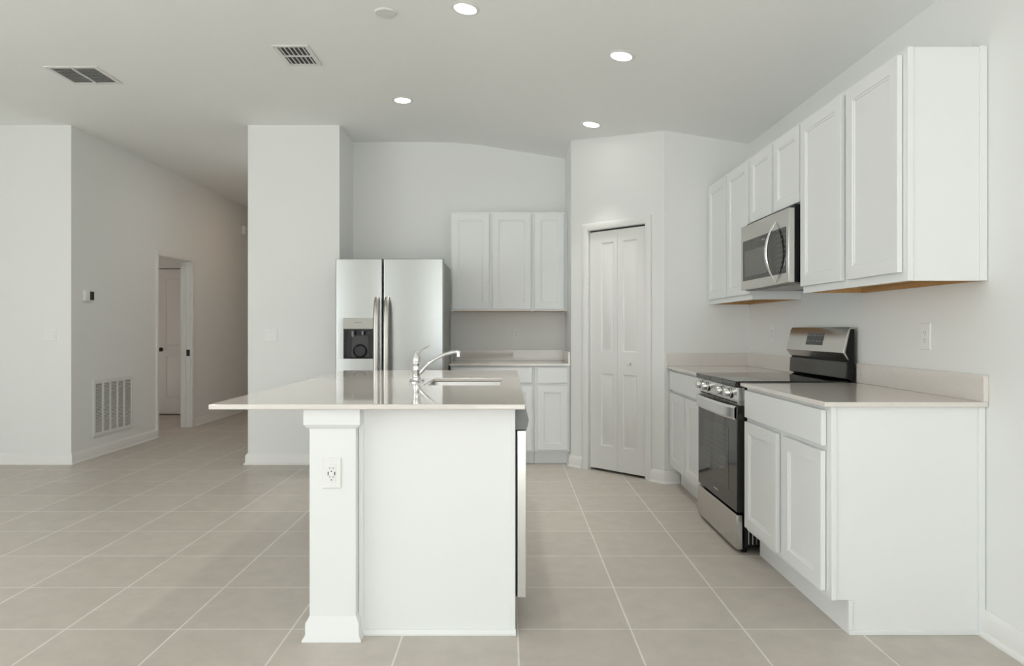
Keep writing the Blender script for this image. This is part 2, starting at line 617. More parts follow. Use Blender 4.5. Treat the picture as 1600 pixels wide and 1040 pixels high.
def casing(mb, w0, w1, h, y0, cw=CW):
    """mitred door casing round an opening w0..w1, 0..h on a wall face at y=y0, in its own frame"""
    for s in (-1, 1):
        e = w0 if s < 0 else w1
        prof = [(0, 0), (cw, 0), (cw, -0.016), (cw - 0.010, -0.019), (0.014, -0.012), (0.004, -0.010), (0, -0.006)]
        v = []
        for u, y in prof:
            v.append((e + s * u, y0 + y, 0))
        for u, y in prof:
            v.append((e + s * u, y0 + y, h + u))
        k = len(prof)
        mb.add(v, [tuple(range(k)), tuple(range(2 * k - 1, k - 1, -1))] + [(j, (j + 1) % k, k + (j + 1) % k, k + j) for j in range(k)])
    v = []
    for e, s in ((w0, -1), (w1, 1)):
        for u, y in prof:
            v.append((e + s * u, y0 + y, h + u))
    mb.add(v, [tuple(range(k)), tuple(range(2 * k - 1, k - 1, -1))] + [(j, (j + 1) % k, k + (j + 1) % k, k + j) for j in range(k)])
    return mb


# pantry bifold door in its cased opening on the diagonal wall
m_ = casing(MB(), S0, S1, PH, 0.0)
m_.v = [tuple(MP @ Vector(p)) for p in m_.v]
structure(m_.build('trim_1', M['trim']))
pd = bpy.data.objects.new('door_1', None)
pd.location = (PA.x, PA.y, 0)
pd.rotation_euler = (0, 0, PANG)
C.objects.link(pd)
structure(pd)
SM = 0.491
MB().panelled(S0 + 0.004, SM - 0.001, 0.022, PH - 0.014, 0.022, 0.033, [(0.316, 0.452, 1.022, 1.950), (0.316, 0.452, 0.222, 0.835)]).build('door_leaf', M['door'], pd)
MB().panelled(SM + 0.001, S1 - 0.004, 0.022, PH - 0.014, 0.022, 0.033, [(0.545, 0.690, 1.022, 1.950), (0.545, 0.690, 0.222, 0.835)]).build('door_leaf', M['door'], pd)
MB().lathe([(0.008, 0.022), (0.008, 0.008), (0.015, -0.002), (0.017, -0.010), (0.013, -0.016), (0.005, -0.018)], (0.622, 0, 0.932), 'y', 20).build('knob', M['trim'], pd)
MB().box(S0, S1, 0.03, 0.055, PH - 0.012, PH).build('track', M['slot'], pd)
MB().lathe([(0.006, 0.0), (0.006, 0.022)], (0.232, 0.035, 0), 'z', 10).build('pivot_pin', M['steel'], pd)

# hall doorway: jambs, casing, strike plate; and the closed door of the back room
m_ = casing(MB(), 0, D1 - D0, DH - 0.018, 0)
mh = Matrix.Translation((HX, D0, 0)) @ Matrix.Rotation(R(90), 4, 'Z')
m_.v = [tuple(mh @ Vector(p)) for p in m_.v]
tr = structure(m_.build('trim_2', M['trim']))
jb = MB().box(HX - 0.125, HX - 0.001, D0, D0 + 0.018, 0, DH).box(HX - 0.125, HX - 0.001, D1 - 0.018, D1, 0, DH)
jb.box(HX - 0.125, HX - 0.001, D0 + 0.018, D1 - 0.018, DH - 0.018, DH)
jb.box(HX - 0.085, HX - 0.055, D1 - 0.029, D1 - 0.018, 0, DH - 0.018).box(HX - 0.085, HX - 0.055, D0 + 0.018, D0 + 0.029, 0, DH - 0.018)
jb.build('jamb', M['trim'], tr, smooth=False)
MB().box(HX - 0.052, HX - 0.010, D1 - 0.0205, D1 - 0.018, 0.88, 0.96).build('strike_plate', M['bronze'], tr)
bd = bpy.data.objects.new('door_2', None)
bd.location = (-4.965, BY, 0)
C.objects.link(bd)
structure(bd)
MB().panelled(0, 0.84, 0.015, 2.06, 0.01, 0.035, [(0.13, 0.71, 0.98, 1.93), (0.13, 0.71, 0.24, 0.83)]).build('door_leaf', M['door'], bd)
MB().lathe([(0.030, 0.010), (0.030, 0.004), (0.012, 0.0), (0.012, -0.030), (0.026, -0.040), (0.029, -0.052), (0.022, -0.066), (0.006, -0.070)],
           (0.062, 0, 0.925), 'y', 20).build('knob', M['bronze'], bd)


# ------------------------------------------------------------------ cabinets
ZC = 0.925   # worktop height on island and range wall
CT = 0.020   # slab


def base_cabinet(name, loc, rz, W, D, ztop, label, fronts, group, end=None, toe=0.118, rec=0.068):
    """front frame at local y=0, facing -y. fronts: ('door'|'drawer', x0, x1, z0, z1). end: 'left'|'right' exposed side panel."""
    t = thing(name, loc, label, 'cabinet', rz, group)
    prof = [(0, toe), (0, ztop), (D, ztop), (D, 0), (rec, 0), (rec, toe)]
    x0, x1 = (0.012 if end == 'left' else 0), (W - 0.012 if end == 'right' else W)
    MB().prism(prof, 'x', x0, x1).build('carcass', M['cabinet'], t, bevel=0.001, seg=1)
    for k, a, b, c_, d in fronts:
        if k == 'door':
            MB().shaker(a, b, c_, d).build('door', M['cabinet'], t)
        else:
            MB().slab(a, b, c_, d).build('drawer', M['cabinet'], t)
    if end:
        e0, e1 = (0, 0.012) if end == 'left' else (W - 0.012, W)
        MB().prism(prof, 'x', e0, e1).build('end_panel', M['cabinet'], t, bevel=0.001, seg=1)
        q0, q1 = (-0.006, 0) if end == 'left' else (W, W + 0.006)
        sm = MB().box(q0, q1, 0.0, 0.022, toe, ztop).box(q0, q1, D - 0.026, D, 0.018, ztop)
        sm.box(q0, q1 + (0.004 if end == 'right' else 0), rec, D, 0, 0.018).box(q0, q1, rec, rec + 0.018, 0.018, toe)
        sm.build('scribe_strip', M['cabinet'], t, bevel=0.002)
    return t


def wall_cabinet(name, loc, rz, W, D, z0, z1, label, doors, group, end=None, rec=0.03):
    t = thing(name, loc, label, 'cabinet', rz, group)
    h0, h1 = 0.0, z1 - z0
    mb = MB().box(0, W, 0, D, rec, h1)
    mb.box(0, W, 0, 0.018, 0, rec).box(0, 0.014, 0.018, D, 0, rec).box(W - 0.014, W, 0.018, D, 0, rec)
    mb.build('carcass', M['cabinet'], t)
    wd = MB().box(0.016, W - 0.016, 0.0205, D, rec - 0.004, rec - 0.0005)
    wd.box(0.0142, 0.017, 0.0185, D, 0.001, rec - 0.0045).box(W - 0.017, W - 0.0142, 0.0185, D, 0.001, rec - 0.0045)
    wd.box(0.0175, W - 0.0175, 0.0182, 0.020, 0.001, rec - 0.0045)
    wd.box(0.0175, W - 0.0175, D - 0.016, D - 0.001, 0.0005, rec - 0.0045)
    wd.build('underside', M['wood'], t, smooth=False)['label'] = 'bare plywood underside'
    for a, b, c_, d in doors:
        MB().shaker(a, b, c_, d).build('door', M['cabinet'], t)
    if end:
        q0, q1 = (-0.005, 0) if end == 'left' else (W, W + 0.005)
        MB().box(q0, q1, 0, 0.024, 0, h1).box(q0, q1, D - 0.03, D, 0, h1 + 0.004).build('scribe_strip', M['cabinet'], t, bevel=0.0015)
    return t


# range wall, facing -x (local x runs from far to near)
XF = 1.286
GB, GW = 'white shaker base cabinets', 'white shaker wall cabinets'
Yn0, Yn1 = 2.785, 3.757
W_ = Yn1 - Yn0
base_cabinet('base_cabinet', (XF, Yn1, 0), R(-90), W_, XR - XF - 0.002, ZC - CT,
             'white base cabinet nearest the camera, with plain end panel, right of the range',
             [('drawer', 0.022, 0.937, 0.745, 0.888), ('door', 0.022, 0.458, 0.160, 0.722), ('door', 0.540, 0.932, 0.160, 0.722)], GB, end='right', toe=0.136)
Yf0, Yf1 = 4.568, 5.470
base_cabinet('base_cabinet', (XF, Yf1, 0), R(-90), Yf1 - Yf0, XR - XF - 0.002, ZC - CT,
             'white base cabinet between the range and the pantry wall',
             [('drawer', 0.015, 0.885, 0.745, 0.888), ('door', 0.015, 0.445, 0.160, 0.722), ('door', 0.487, 0.885, 0.160, 0.722)], GB, toe=0.136)

UF, U0, U1 = 1.581, 1.405, 2.330
hU = U1 - U0
wall_cabinet('wall_cabinet', (UF, 3.742, U0), R(-90), 3.742 - 2.772, XR - UF - 0.002, U0, U1,
             'tall double-door white wall cabinet with blank end panel, nearest the camera',
             [(0.014, 0.464, 0.035, hU - 0.022), (0.516, 0.942, 0.035, hU - 0.022)], GW, end='right')
wall_cabinet('wall_cabinet', (UF, 4.520, 1.888), R(-90), 4.520 - 3.745, XR - UF - 0.002, 1.888, U1,
             'short double-door white wall cabinet directly above the microwave',
             [(0.018, 0.380, 0.006, 0.442 - 0.022), (0.418, 0.770, 0.006, 0.442 - 0.022)], GW, rec=0.004)
wall_cabinet('wall_cabinet', (UF, 5.500, U0), R(-90), 5.500 - 4.523, XR - UF - 0.002, U0, U1,
             'white wall cabinet between the microwave and the pantry wall',
             [(0.060, 0.490, 0.035, hU - 0.022), (0.528, 0.955, 0.035, hU - 0.022)], GW)

# niche beside the refrigerator, facing the camera
YN, ZN = 6.270, 0.905
base_cabinet('base_cabinet', (-0.512, YN, 0), 0, 0.752, 6.86 - YN - 0.002, ZN - CT,
             'wider white base cabinet in the back niche, partly behind the island',
             [('drawer', 0.012, 0.732, 0.733, 0.872), ('door', 0.012, 0.362, 0.135, 0.708), ('door', 0.384, 0.732, 0.135, 0.708)], GB, toe=0.115, rec=0.075)
base_cabinet('base_cabinet', (0.242, YN, 0), 0, 0.318, 6.86 - YN - 0.002, ZN - CT,
             'narrow single-door white base cabinet beside the pantry corner',
             [('drawer', 0.026, 0.292, 0.733, 0.872), ('door', 0.026, 0.292, 0.135, 0.708)], GB, toe=0.115, rec=0.075)
YU, N0, N1 = 6.570, 1.384, 2.312
hN = N1 - N0
wall_cabinet('wall_cabinet', (-0.534, YU, N0), 0, 0.770, 6.86 - YU - 0.002, N0, N1,
             'double-door white wall cabinet on the back wall, beside the refrigerator',
             [(0.014, 0.362, 0.018, hN - 0.022), (0.394, 0.752, 0.018, hN - 0.022)], GW, rec=0.012)
wall_cabinet('wall_cabinet', (0.237, YU, N0), 0, 0.324, 6.86 - YU - 0.002, N0, N1,
             'narrow single-door white wall cabinet in the back niche corner',
             [(0.016, 0.292, 0.018, hN - 0.022)], GW, rec=0.012)


# ------------------------------------------------------------------ worktops
def counter(name, loc, label, boxes, splash, group='pale quartz worktops'):
    t = thing(name, loc, label, 'countertop', 0, group)
    mb = MB()
    for b in boxes:
        mb.box(*b)
    mb.build('slab', M['quartz'], t, world=True, bevel=0.004, seg=3)
    for b in splash:
        MB().box(*b).build('backsplash', M['quartz'], t, world=True, bevel=0.002)
    return t


XC = 1.252
counter('countertop', (XC, 2.765, ZC), 'pale quartz worktop on the nearest base cabinet, right of the range',
        [(XC, XR - 0.001, 2.762, 3.770, ZC - CT, ZC)], [(XR - 0.021, XR - 0.001, 2.762, 3.770, ZC, ZC + 0.105)])
counter('countertop', (XC, 4.56, ZC), 'pale quartz worktop in the corner between range and pantry wall',
        [(XC, XR - 0.001, 4.562, 5.505, ZC - CT, ZC)],
        [(XR - 0.021, XR - 0.001, 4.562, 5.485, ZC, ZC + 0.102), (XC, XR - 0.001, 5.485, 5.505, ZC, ZC + 0.102)])
counter('countertop', (-0.525, 6.24, ZN), 'pale quartz worktop across the back niche, right of the refrigerator',
        [(-0.520, 0.562, 6.240, 6.859, ZN - CT, ZN)],
        [(-0.520, 0.542, 6.839, 6.859, ZN, ZN + 0.105), (0.542, 0.562, 6.26, 6.859, ZN, ZN + 0.105)])

# ------------------------------------------------------------------ island
IX0, IX1, IY0, IY1 = -1.146, 0.068, 2.680, 4.920
SX0, SX1, SY0_, SY1_ = -0.432, -0.035, 3.590, 4.130   # sink cut-out
isl = thing('kitchen_island', (-0.3, 2.79, 0), 'white kitchen island base with square end post below the large worktop', 'island')
ZI = ZC - CT
PX0, PX1, PY0 = -0.774, -0.592, 2.735
PW = PX1 - PX0
# end post: shaft, capital, base
MB().box(PX0, PX1, PY0, PY0 + PW, 0.05, ZI - 0.03).build('post_shaft', M['cabinet'], isl, world=True, bevel=0.002)


def sq_rings(mb, steps):
    v = []
    for o, z in steps:
        v += [(PX0 - o, PY0 - o, z), (PX1 + o, PY0 - o, z), (PX1 + o, PY0 + PW + o, z), (PX0 - o, PY0 + PW + o, z)]
    n = len(steps)
    fs = [(j * 4 + k, j * 4 + (k + 1) % 4, j * 4 + 4 + (k + 1) % 4, j * 4 + 4 + k) for j in range(n - 1) for k in range(4)]
    return mb.add(v, fs + [(3, 2, 1, 0), (n * 4 - 4, n * 4 - 3, n * 4 - 2, n * 4 - 1)])


sq_rings(MB(), [(0.001, 0.826), (0.008, 0.828), (0.019, 0.842), (0.019, ZI - 0.001)]).build('post_capital', M['cabinet'], isl, world=True)
sq_rings(MB(), [(0.024, 0), (0.024, 0.006), (0.013, 0.024), (0.013, 0.068), (0.002, 0.088), (0.001, 0.092)]).build('post_base', M['cabinet'], isl, world=True)
# end panel with its strips
EY = 2.790
MB().box(PX1 + 0.0015, 0.031, EY, EY + 0.019, 0, ZI - 0.001).build('end_panel', M['cabinet'], isl, world=True, bevel=0.001, seg=1)
MB().box(PX1 + 0.0015, PX1 + 0.020, EY - 0.012, EY - 0.0002, 0.02, ZI - 0.001).build('edge_strip', M['cabinet'], isl, world=True, bevel=0.001)
MB().box(0.013, 0.031, EY - 0.004, EY - 0.0002, 0.02, ZI - 0.001).build('edge_strip', M['cabinet'], isl, world=True, bevel=0.001)
MB().prism([(EY - 0.0002, 0), (EY - 0.018, 0), (EY - 0.018, 0.008), (EY - 0.008, 0.020), (EY - 0.0002, 0.020)], 'x', PX1 + 0.014, 0.033).build(
    'shoe_moulding', M['cabinet'], isl, world=True)
# knee wall under the overhang, far end, floor and the sink-side front
MB().box(-0.640, -0.560, PY0 + PW + 0.03, 4.860, 0, ZI - 0.001).build('knee_wall', M['cabinet'], isl, world=True)
MB().box(-0.5595, 0.031, 4.841, 4.860, 0.0, ZI - 0.001).build('far_panel', M['cabinet'], isl, world=True)
cb = MB().box(-0.5595, -0.04, 3.46, 4.840, 0.0, 0.118).box(-0.5595, 0.029, 3.46, 4.840, 0.118, 0.136).box(-0.5595, 0.029, 3.440, 3.459, 0, ZI - 0.001)
cb.box(0.010, 0.029, 3.46, 4.84, 0.136, 0.150).box(0.010, 0.029, 3.46, 4.84, ZI - 0.035, ZI - 0.001).box(0.010, 0.029, 3.46, 3.49, 0.15, ZI - 0.036)
cb.box(0.010, 0.029, 4.81, 4.84, 0.15, ZI - 0.036)
cb.build('carcass', M['cabinet'], isl, world=True)
for ya, yb in ((3.48, 3.915), (3.925, 4.36), (4.39, 4.825)):
    dm = MB().shaker(ya, yb, 0.160, 0.880, y=0.0)
    dm.v = [(0.0495 - p[1], p[0], p[2]) for p in dm.v]
    dm.build('door', M['cabinet'], isl, world=True)

ct = thing('countertop', (-0.54, 2.68, ZC), 'large glossy pale quartz worktop on the island, with sink cut-out and seating overhang', 'countertop', 0, 'pale quartz worktops')
o8 = [(IX0, IY0), (IX1, IY0), (IX1, IY1), (IX0, IY1)]
i8 = [(SX0, SY0_), (SX1, SY0_), (SX1, SY1_), (SX0, SY1_)]
v = [(x, y, z) for z in (ZC, ZI) for x, y in o8 + i8]
fs = []
for k in range(4):
    j = (k + 1) % 4
    fs += [(k, j, 4 + j, 4 + k), (8 + k, 12 + k, 12 + j, 8 + j), (k, 8 + k, 8 + j, j), (4 + k, 4 + j, 12 + j, 12 + k)]
MB().add(v, fs).build('slab', M['quartz'], ct, world=True, bevel=0.004, seg=3)

sk = thing('sink', (-0.23, 3.86, 0.70), 'stainless steel undermount sink set into the island worktop', 'sink')
g = 0.006
sx0, sx1, sy0, sy1 = SX0 - g, SX1 + g, SY0_ - g, SY1_ + g


def rect(a, z, r=0.03, n=5):
    out = []
    for cx, cy, st in ((sx1 - a - r, sy1 - a - r, 0), (sx0 + a + r, sy1 - a - r, 90), (sx0 + a + r, sy0 + a + r, 180), (sx1 - a - r, sy0 + a + r, 270)):
        for k in range(n + 1):
            t = R(st + 90 * k / n)
            out.append((cx + r * cos(t), cy + r * sin(t), z))
    return out


lv = [rect(-0.018, ZI - 0.002), rect(0, ZI - 0.002), rect(0.002, ZI - 0.010), rect(0.006, 0.73), rect(0.016, 0.712), rect(0.05, 0.705), rect(0.12, 0.702)]
lo = [rect(0.12, 0.695), rect(0.05, 0.698), rect(0.010, 0.703), rect(-0.002, 0.73), rect(-0.002, ZI - 0.010), rect(-0.018, ZI - 0.004)]
n = len(lv[0])
allr = lv + lo
vs = [p for r_ in allr for p in r_]
fs = [(j * n + k, j * n + (k + 1) % n, (j + 1) * n + (k + 1) % n, (j + 1) * n + k) for j in range(len(allr) - 1) if j != len(lv) - 1 for k in range(n)]
L = (len(lv) - 1) * n
fs.append(tuple(range(L, L + n)))
fs.append(tuple(range(L + 2 * n - 1, L + n - 1, -1)))
fs += [((len(allr) - 1) * n + k, (len(allr) - 1) * n + (k + 1) % n, (k + 1) % n, k) for k in range(n)]
MB().add(vs, fs).build('basin', M['sink'], sk, world=True)
MB().lathe([(0.055, 0.7022), (0.055, 0.705), (0.045, 0.706), (0.030, 0.7035)], (-0.233, 3.86, 0)).build('drain', M['chrome'], sk, world=True)

fa = thing('faucet', (-0.500, 3.850, ZC), 'chrome single-lever kitchen faucet standing left of the island sink', 'faucet')
MB().lathe([(0.040, 0.0), (0.040, 0.006), (0.036, 0.014), (0.026, 0.017)], sx=1.0, sy=2.6, seg=40).build('base_plate', M['chrome'], fa)
MB().lathe([(0.026, 0.016), (0.026, 0.022), (0.0225, 0.026), (0.0225, 0.062), (0.0235, 0.064), (0.0235, 0.068), (0.0225, 0.070), (0.0225, 0.094),
            (0.025, 0.098), (0.025, 0.104), (0.024, 0.108)]).build('body', M['chrome'], fa)
MB().lathe([(0.0245, 0.1085), (0.026, 0.116), (0.0235, 0.130), (0.017, 0.146), (0.011, 0.158), (0.006, 0.164)]).build('lever_dome', M['chrome'], fa)
MB().tube([(0.004, 0, 0.140), (0.008, 0, 0.153), (0.017, 0, 0.166), (0.030, 0, 0.175), (0.046, 0, 0.183), (0.060, 0, 0.190), (0.071, 0, 0.199)],
          [0.013, 0.011, 0.0085, 0.007, 0.0065, 0.007, 0.0062], 16, 0.6).build('lever', M['chrome'], fa)
pth = [(0.014, 0.046), (0.026, 0.056), (0.045, 0.076), (0.068, 0.098), (0.095, 0.118), (0.125, 0.135), (0.155, 0.149), (0.185, 0.158), (0.210, 0.162), (0.230, 0.162), (0.238, 0.159)]
MB().tube([(x, 0, z) for x, z in pth], [0.014, 0.0125, 0.0115, 0.011, 0.0105, 0.010, 0.0098, 0.0096, 0.0096, 0.0105, 0.008], 18).build('spout', M['chrome'], fa)
MB().lathe([(0.0105, 0.136), (0.0125, 0.138), (0.0125, 0.160), (0.010, 0.163)], (0.232, 0, 0), seg=20).build('aerator', M['steel_bright'], fa)

# dishwasher under the island worktop, facing +x
DWY0, DWY1 = 2.832, 3.430
dw = thing('dishwasher', (0.03, DWY0, 0), 'steel dishwasher with grey console, seen edge-on at the right of the island', 'dishwasher')
MB().box(-0.54, 0.030, DWY0, DWY1, 0.10, 0.890).build('tub', M['case'], dw, world=True)
MB().prism([(0.0315, 0.806), (0.0315, 0.894), (0.0685, 0.894), (0.078, 0.868), (0.0855, 0.846), (0.082, 0.822), (0.076, 0.806)], 'y', DWY0, DWY1).build(
    'console', M['grey_metal'], dw, world=True, bevel=0.0015)
MB().box(0.038, 0.076, DWY0, DWY1, 0.127, 0.8035).build('door', M['steel_bright'], dw, world=True, bevel=0.003)
MB().box(-0.040, -0.025, DWY0, DWY1, 0.0, 0.098).build('toe_panel', M['black'], dw, world=True)
MB().box(0.0305, 0.0375, DWY0 + 0.008, DWY1 - 0.008, 0.13, 0.80).build('gap_shade', M['slot'], dw, world=True)  # near-black strip put in for the shade of the door gap

# ------------------------------------------------------------------ refrigerator
FX0, FXS, FX1, FY = -1.4015, -1.016, -0.521, 5.700
fr = thing('refrigerator', ((FX0 + FX1) / 2, FY, 0), 'stainless steel side-by-side refrigerator with door dispenser, beside the niche', 'refrigerator')
MB().box(FX0 + 0.006, FX1 - 0.006, FY + 0.072, 6.50, 0.025, 1.768).build('case', M['case'], fr, world=True, bevel=0.004)
MB().box(FX0 + 0.02, FX1 - 0.02, FY + 0.05, FY + 0.071, 0.02, 0.095).build('base_grille', M['black'], fr, world=True)


def fridge_door(name, x0, x1):
    mb = MB()
    e = 0.012   # rounded front edges
    prof = [(x0, FY + 0.066), (x0, FY + e)]
    prof += [(x0 + e - e * cos(R(a)), FY + e - e * sin(R(a))) for a in (22, 45, 67, 90)]
    prof += [(x1 - e + e * sin(R(a)), FY + e - e * cos(R(a))) for a in (0, 22, 45, 67, 90)]
    prof += [(x1, FY + 0.066)]
    return mb, prof


gap = 0.004
mb, prof = fridge_door('d', FXS + gap, FX1)
rd = mb.prism(prof, 'z', 0.10, 1.782).build('fresh_food_door', M['fridge_steel'], fr, world=True)
# left door has an opening for the dispenser: build it as strips round the recess
DX0_, DX1_, DZ0_, DZ1_ = -1.336, -1.090, 0.972, 1.303
mb, prof = fridge_door('d', FX0, FXS - gap)
mb.prism(prof, 'z', DZ1_, 1.782)
mb.prism(prof, 'z', 0.10, DZ0_)
pl = [p for p in prof if p[0] < FX0 + 0.05] + [(DX0_, FY), (DX0_, FY + 0.066)]
mb.prism(pl, 'z', DZ0_, DZ1_)
prr = [(DX1_, FY + 0.066), (DX1_, FY)] + [p for p in prof if p[0] > FXS - 0.05]
mb.prism(prr, 'z', DZ0_, DZ1_)
fz = mb.build('freezer_door', M['fridge_steel'], fr, world=True)


def fridge_handle(xc, door, side):
    zt, zb = 1.470, 0.560
    path = []
    for k in range(25):
        u = k / 24
        z = zt + (zb - zt) * u
        d = 0.050 * (1 - (2 * u - 1) ** 8) + 0.012 * (1 - (2 * u - 1) ** 2)
        path.append((xc, FY + 0.004 - d, z))
    mb = MB().tube(path, [0.021] + [0.024] * 23 + [0.021], 18, 0.55)
    mb.build('handle', M['handle_steel'], door, world=True)


fridge_handle(-1.060, fz, -1)
fridge_handle(-0.978, rd, 1)
dp = MB()
dp.box(DX0_, DX1_, FY - 0.004, FY + 0.060, 1.213, DZ1_)
dp.build('dispenser_panel', M['console_steel'], fz, world=True, bevel=0.003)
cv = MB()
z0, z1, yb_ = DZ0_, 1.2125, FY + 0.064
cv.box(DX0_, DX0_ + 0.006, FY - 0.002, yb_, z0, z1).box(DX1_ - 0.006, DX1_, FY - 0.002, yb_, z0, z1)
cv.box(DX0_ + 0.006, DX1_ - 0.006, FY - 0.002, yb_, z0, z0 + 0.008).box(DX0_ + 0.006, DX1_ - 0.006, FY - 0.002, yb_, z1 - 0.014, z1)
cv.box(DX0_ + 0.006, DX1_ - 0.006, FY + 0.058, yb_, z0 + 0.008, z1 - 0.014)
cv.build('dispenser_cavity', M['cavity'], fz, world=True, bevel=0.001)
cx = (DX0_ + DX1_) / 2
pdl = MB().prism([(cx - 0.070, z0 + 0.010), (cx + 0.078, z0 + 0.010), (cx + 0.074, 1.165), (cx - 0.060, 1.165)], 'y', FY + 0.046, FY + 0.056)
pdl.build('dispenser_backplate', M['backplate'], fz, world=True, bevel=0.002)
MB().lathe([(0.058, FY + 0.045), (0.058, FY + 0.040), (0.050, FY + 0.036), (0.044, FY + 0.041)], (cx + 0.005, 0, z0 + 0.062), 'y', 28).build('dispenser_paddle', M['cavity'], fz, world=True)
MB().lathe([(0.011, 1.150), (0.013, 1.160), (0.013, 1.199)], (cx - 0.052, FY + 0.026, 0), seg=16).build('dispenser_nozzle', M['grey_metal'], fz, world=True)
MB().lathe([(0.009, 1.165), (0.011, 1.175), (0.011, 1.199)], (cx + 0.030, FY + 0.026, 0), seg=16).build('dispenser_nozzle', M['grey_metal'], fz, world=True)
bm_ = MB()
for k in range(7):
    bm_.box(cx - 0.033 + k * 0.0085, cx - 0.027 + k * 0.0085, FY - 0.0048, FY - 0.0040, 1.264, 1.2685)
bm_.build('nameplate', M['mark_dark'], fz, world=True)
for a_, b_ in ((FX0 + 0.004, FXS - 0.006), (FXS + 0.006, FX1 - 0.004)):
    MB().box(a_, b_, FY + 0.006, FY + 0.066, 1.7823, 1.7855).build('door_top_cap', M['black'], fr, world=True)

# ------------------------------------------------------------------ range
RY0, RY1 = 3.782, 4.550
ra = thing('range', (1.55, (RY0 + RY1) / 2, 0), 'freestanding steel and black electric range between the base cabinets', 'range')
XD = 1.240   # oven door plane
MB().box(1.282, 1.872, RY0 + 0.003, RY1 - 0.003, 0.035, 0.897).build('body', M['black'], ra, world=True, bevel=0.002)
rb = MB()
for k in range(5):
    rb.box(1.300 + k * 0.022, 1.305 + k * 0.022, RY0 - 0.0005, RY0 + 0.004, 0.05, 0.165)
rb.build('side_louvre', M['steel'], ra, world=True)
MB().box(1.228, 1.842, RY0 - 0.004, RY1 + 0.004, 0.898, 0.932).build('cooktop', M['cooktop'], ra, world=True, bevel=0.004)
MB().prism([(1.236, 0.897), (1.284, 0.897), (1.284, 0.823), (1.246, 0.823)], 'y', RY0, RY1).build('control_panel', M['steel_bright'], ra, world=True, bevel=0.002)
sl = MB()
for k in range(6):
    y0 = RY0 + 0.03 + k * 0.120
    sl.box(1.2475, 1.2495, y0, y0 + 0.10, 0.8065, 0.8155)
vp = MB().box(1.250, 1.281, RY0, RY1, 0.800, 0.8225)
vp.build('vent_trim', M['steel'], ra, world=True)
sl.build('vent_slot', M['slot'], ra, world=True)
for y in (4.460, 4.335, 4.030, 3.895):
    k_ = MB().lathe([(0.029, -0.001), (0.029, -0.006), (0.0235, -0.009), (0.0215, -0.034), (0.019, -0.038), (0.006, -0.039)], (1.2405, y, 0.862), 'x', 24)
    kn = k_.build('knob', M['steel_bright'], ra, world=True)
    MB().lathe([(0.033, 0.0005), (0.033, -0.0012)], (1.2405, y, 0.862), 'x', 24).build('knob_ring', M['black'], kn, world=True)
# oven door
od = MB().box(XD, 1.281, RY0 + 0.002, RY1 - 0.002, 0.222, 0.798).build('oven_door', M['glass'], ra, world=True, bevel=0.003)
ow = MB().box(XD - 0.0012, XD - 0.0002, 3.930, 4.400, 0.315, 0.665)
ow.build('oven_window', M['window_glass'], od, world=True)
refl = MB()  # pale lines imitate blinds mirrored in the oven window
for k in range(8):
    z = 0.40 + k * 0.030
    refl.box(XD - 0.0017, XD - 0.0013, 3.955, 4.375, z, z + 0.0035)
refl.build('blinds_reflection_lines', M['blinds_reflection'], od, world=True)
nm = MB()
for k in range(7):
    nm.box(XD - 0.0008, XD - 0.0001, 4.125 + k * 0.012, 4.133 + k * 0.012, 0.262, 0.270)
nm.build('nameplate', M['mark'], od, world=True)
hp = MB()
v, fs = [], []
N = 24
for k in range(N + 1):
    u = k / N
    y = RY0 + 0.004 + (RY1 - RY0 - 0.008) * u
    bow = 0.024 * (1 - (2 * u - 1) ** 4)
    xo = XD - 0.004 - bow
    for dx, z in ((0, 0.722), (-0.010, 0.735), (-0.010, 0.785), (0, 0.797), (0.006, 0.790), (0.006, 0.728)):
        v.append((xo + dx, y, z))
for k in range(N):
    for j in range(6):
        a, b = k * 6 + j, k * 6 + (j + 1) % 6
        fs.append((a, b, b + 6, a + 6))
fs += [tuple(range(6)), tuple(range(N * 6 + 5, N * 6 - 1, -1))]
hp.add(v, fs)
hp.box(XD - 0.014, XD - 0.0005, RY0 + 0.004, RY0 + 0.030, 0.724, 0.795).box(XD - 0.014, XD - 0.0005, RY1 - 0.030, RY1 - 0.004, 0.724, 0.795)
hp.build('handle', M['steel_bright'], od, world=True)
MB().box(XD - 0.002, 1.270, RY0, RY1, 0.022, 0.208).build('drawer', M['steel'], ra, world=True, bevel=0.003)
for y in (RY0 + 0.04, RY1 - 0.04):
    for x in (1.29, 1.80):
        MB().lathe([(0.018, 0.0), (0.018, 0.012), (0.010, 0.014), (0.010, 0.036)], (x, y, 0), seg=12).build('leg', M['black'], ra, world=True)
# raised back guard
bg = MB().prism([(1.876, 0.90), (1.858, 0.933), (1.842, 0.940), (1.845, 1.044), (1.826, 1.086), (1.852, 1.210), (1.876, 1.214)], 'y', RY0 + 0.003, RY1 - 0.003).build(
    'back_guard', M['black'], ra, world=True, bevel=0.002)
MB().prism([(1.8415, 0.942), (1.829, 0.944), (1.834, 1.034), (1.8445, 1.034)], 'y', RY0 + 0.006, RY1 - 0.006).build('riser_panel', M['riser'], bg, world=True, bevel=0.002)
fp = [(1.838, 1.046), (1.812, 1.084), (1.842, 1.212), (1.852, 1.224), (1.876, 1.224), (1.876, 1.2155), (1.8515, 1.2125), (1.825, 1.0865), (1.8446, 1.0455)]
MB().prism(fp, 'y', RY0, RY1).build('fascia', M['steel'], bg, world=True, bevel=0.0015)
# display, lying on the sloping face of the fascia


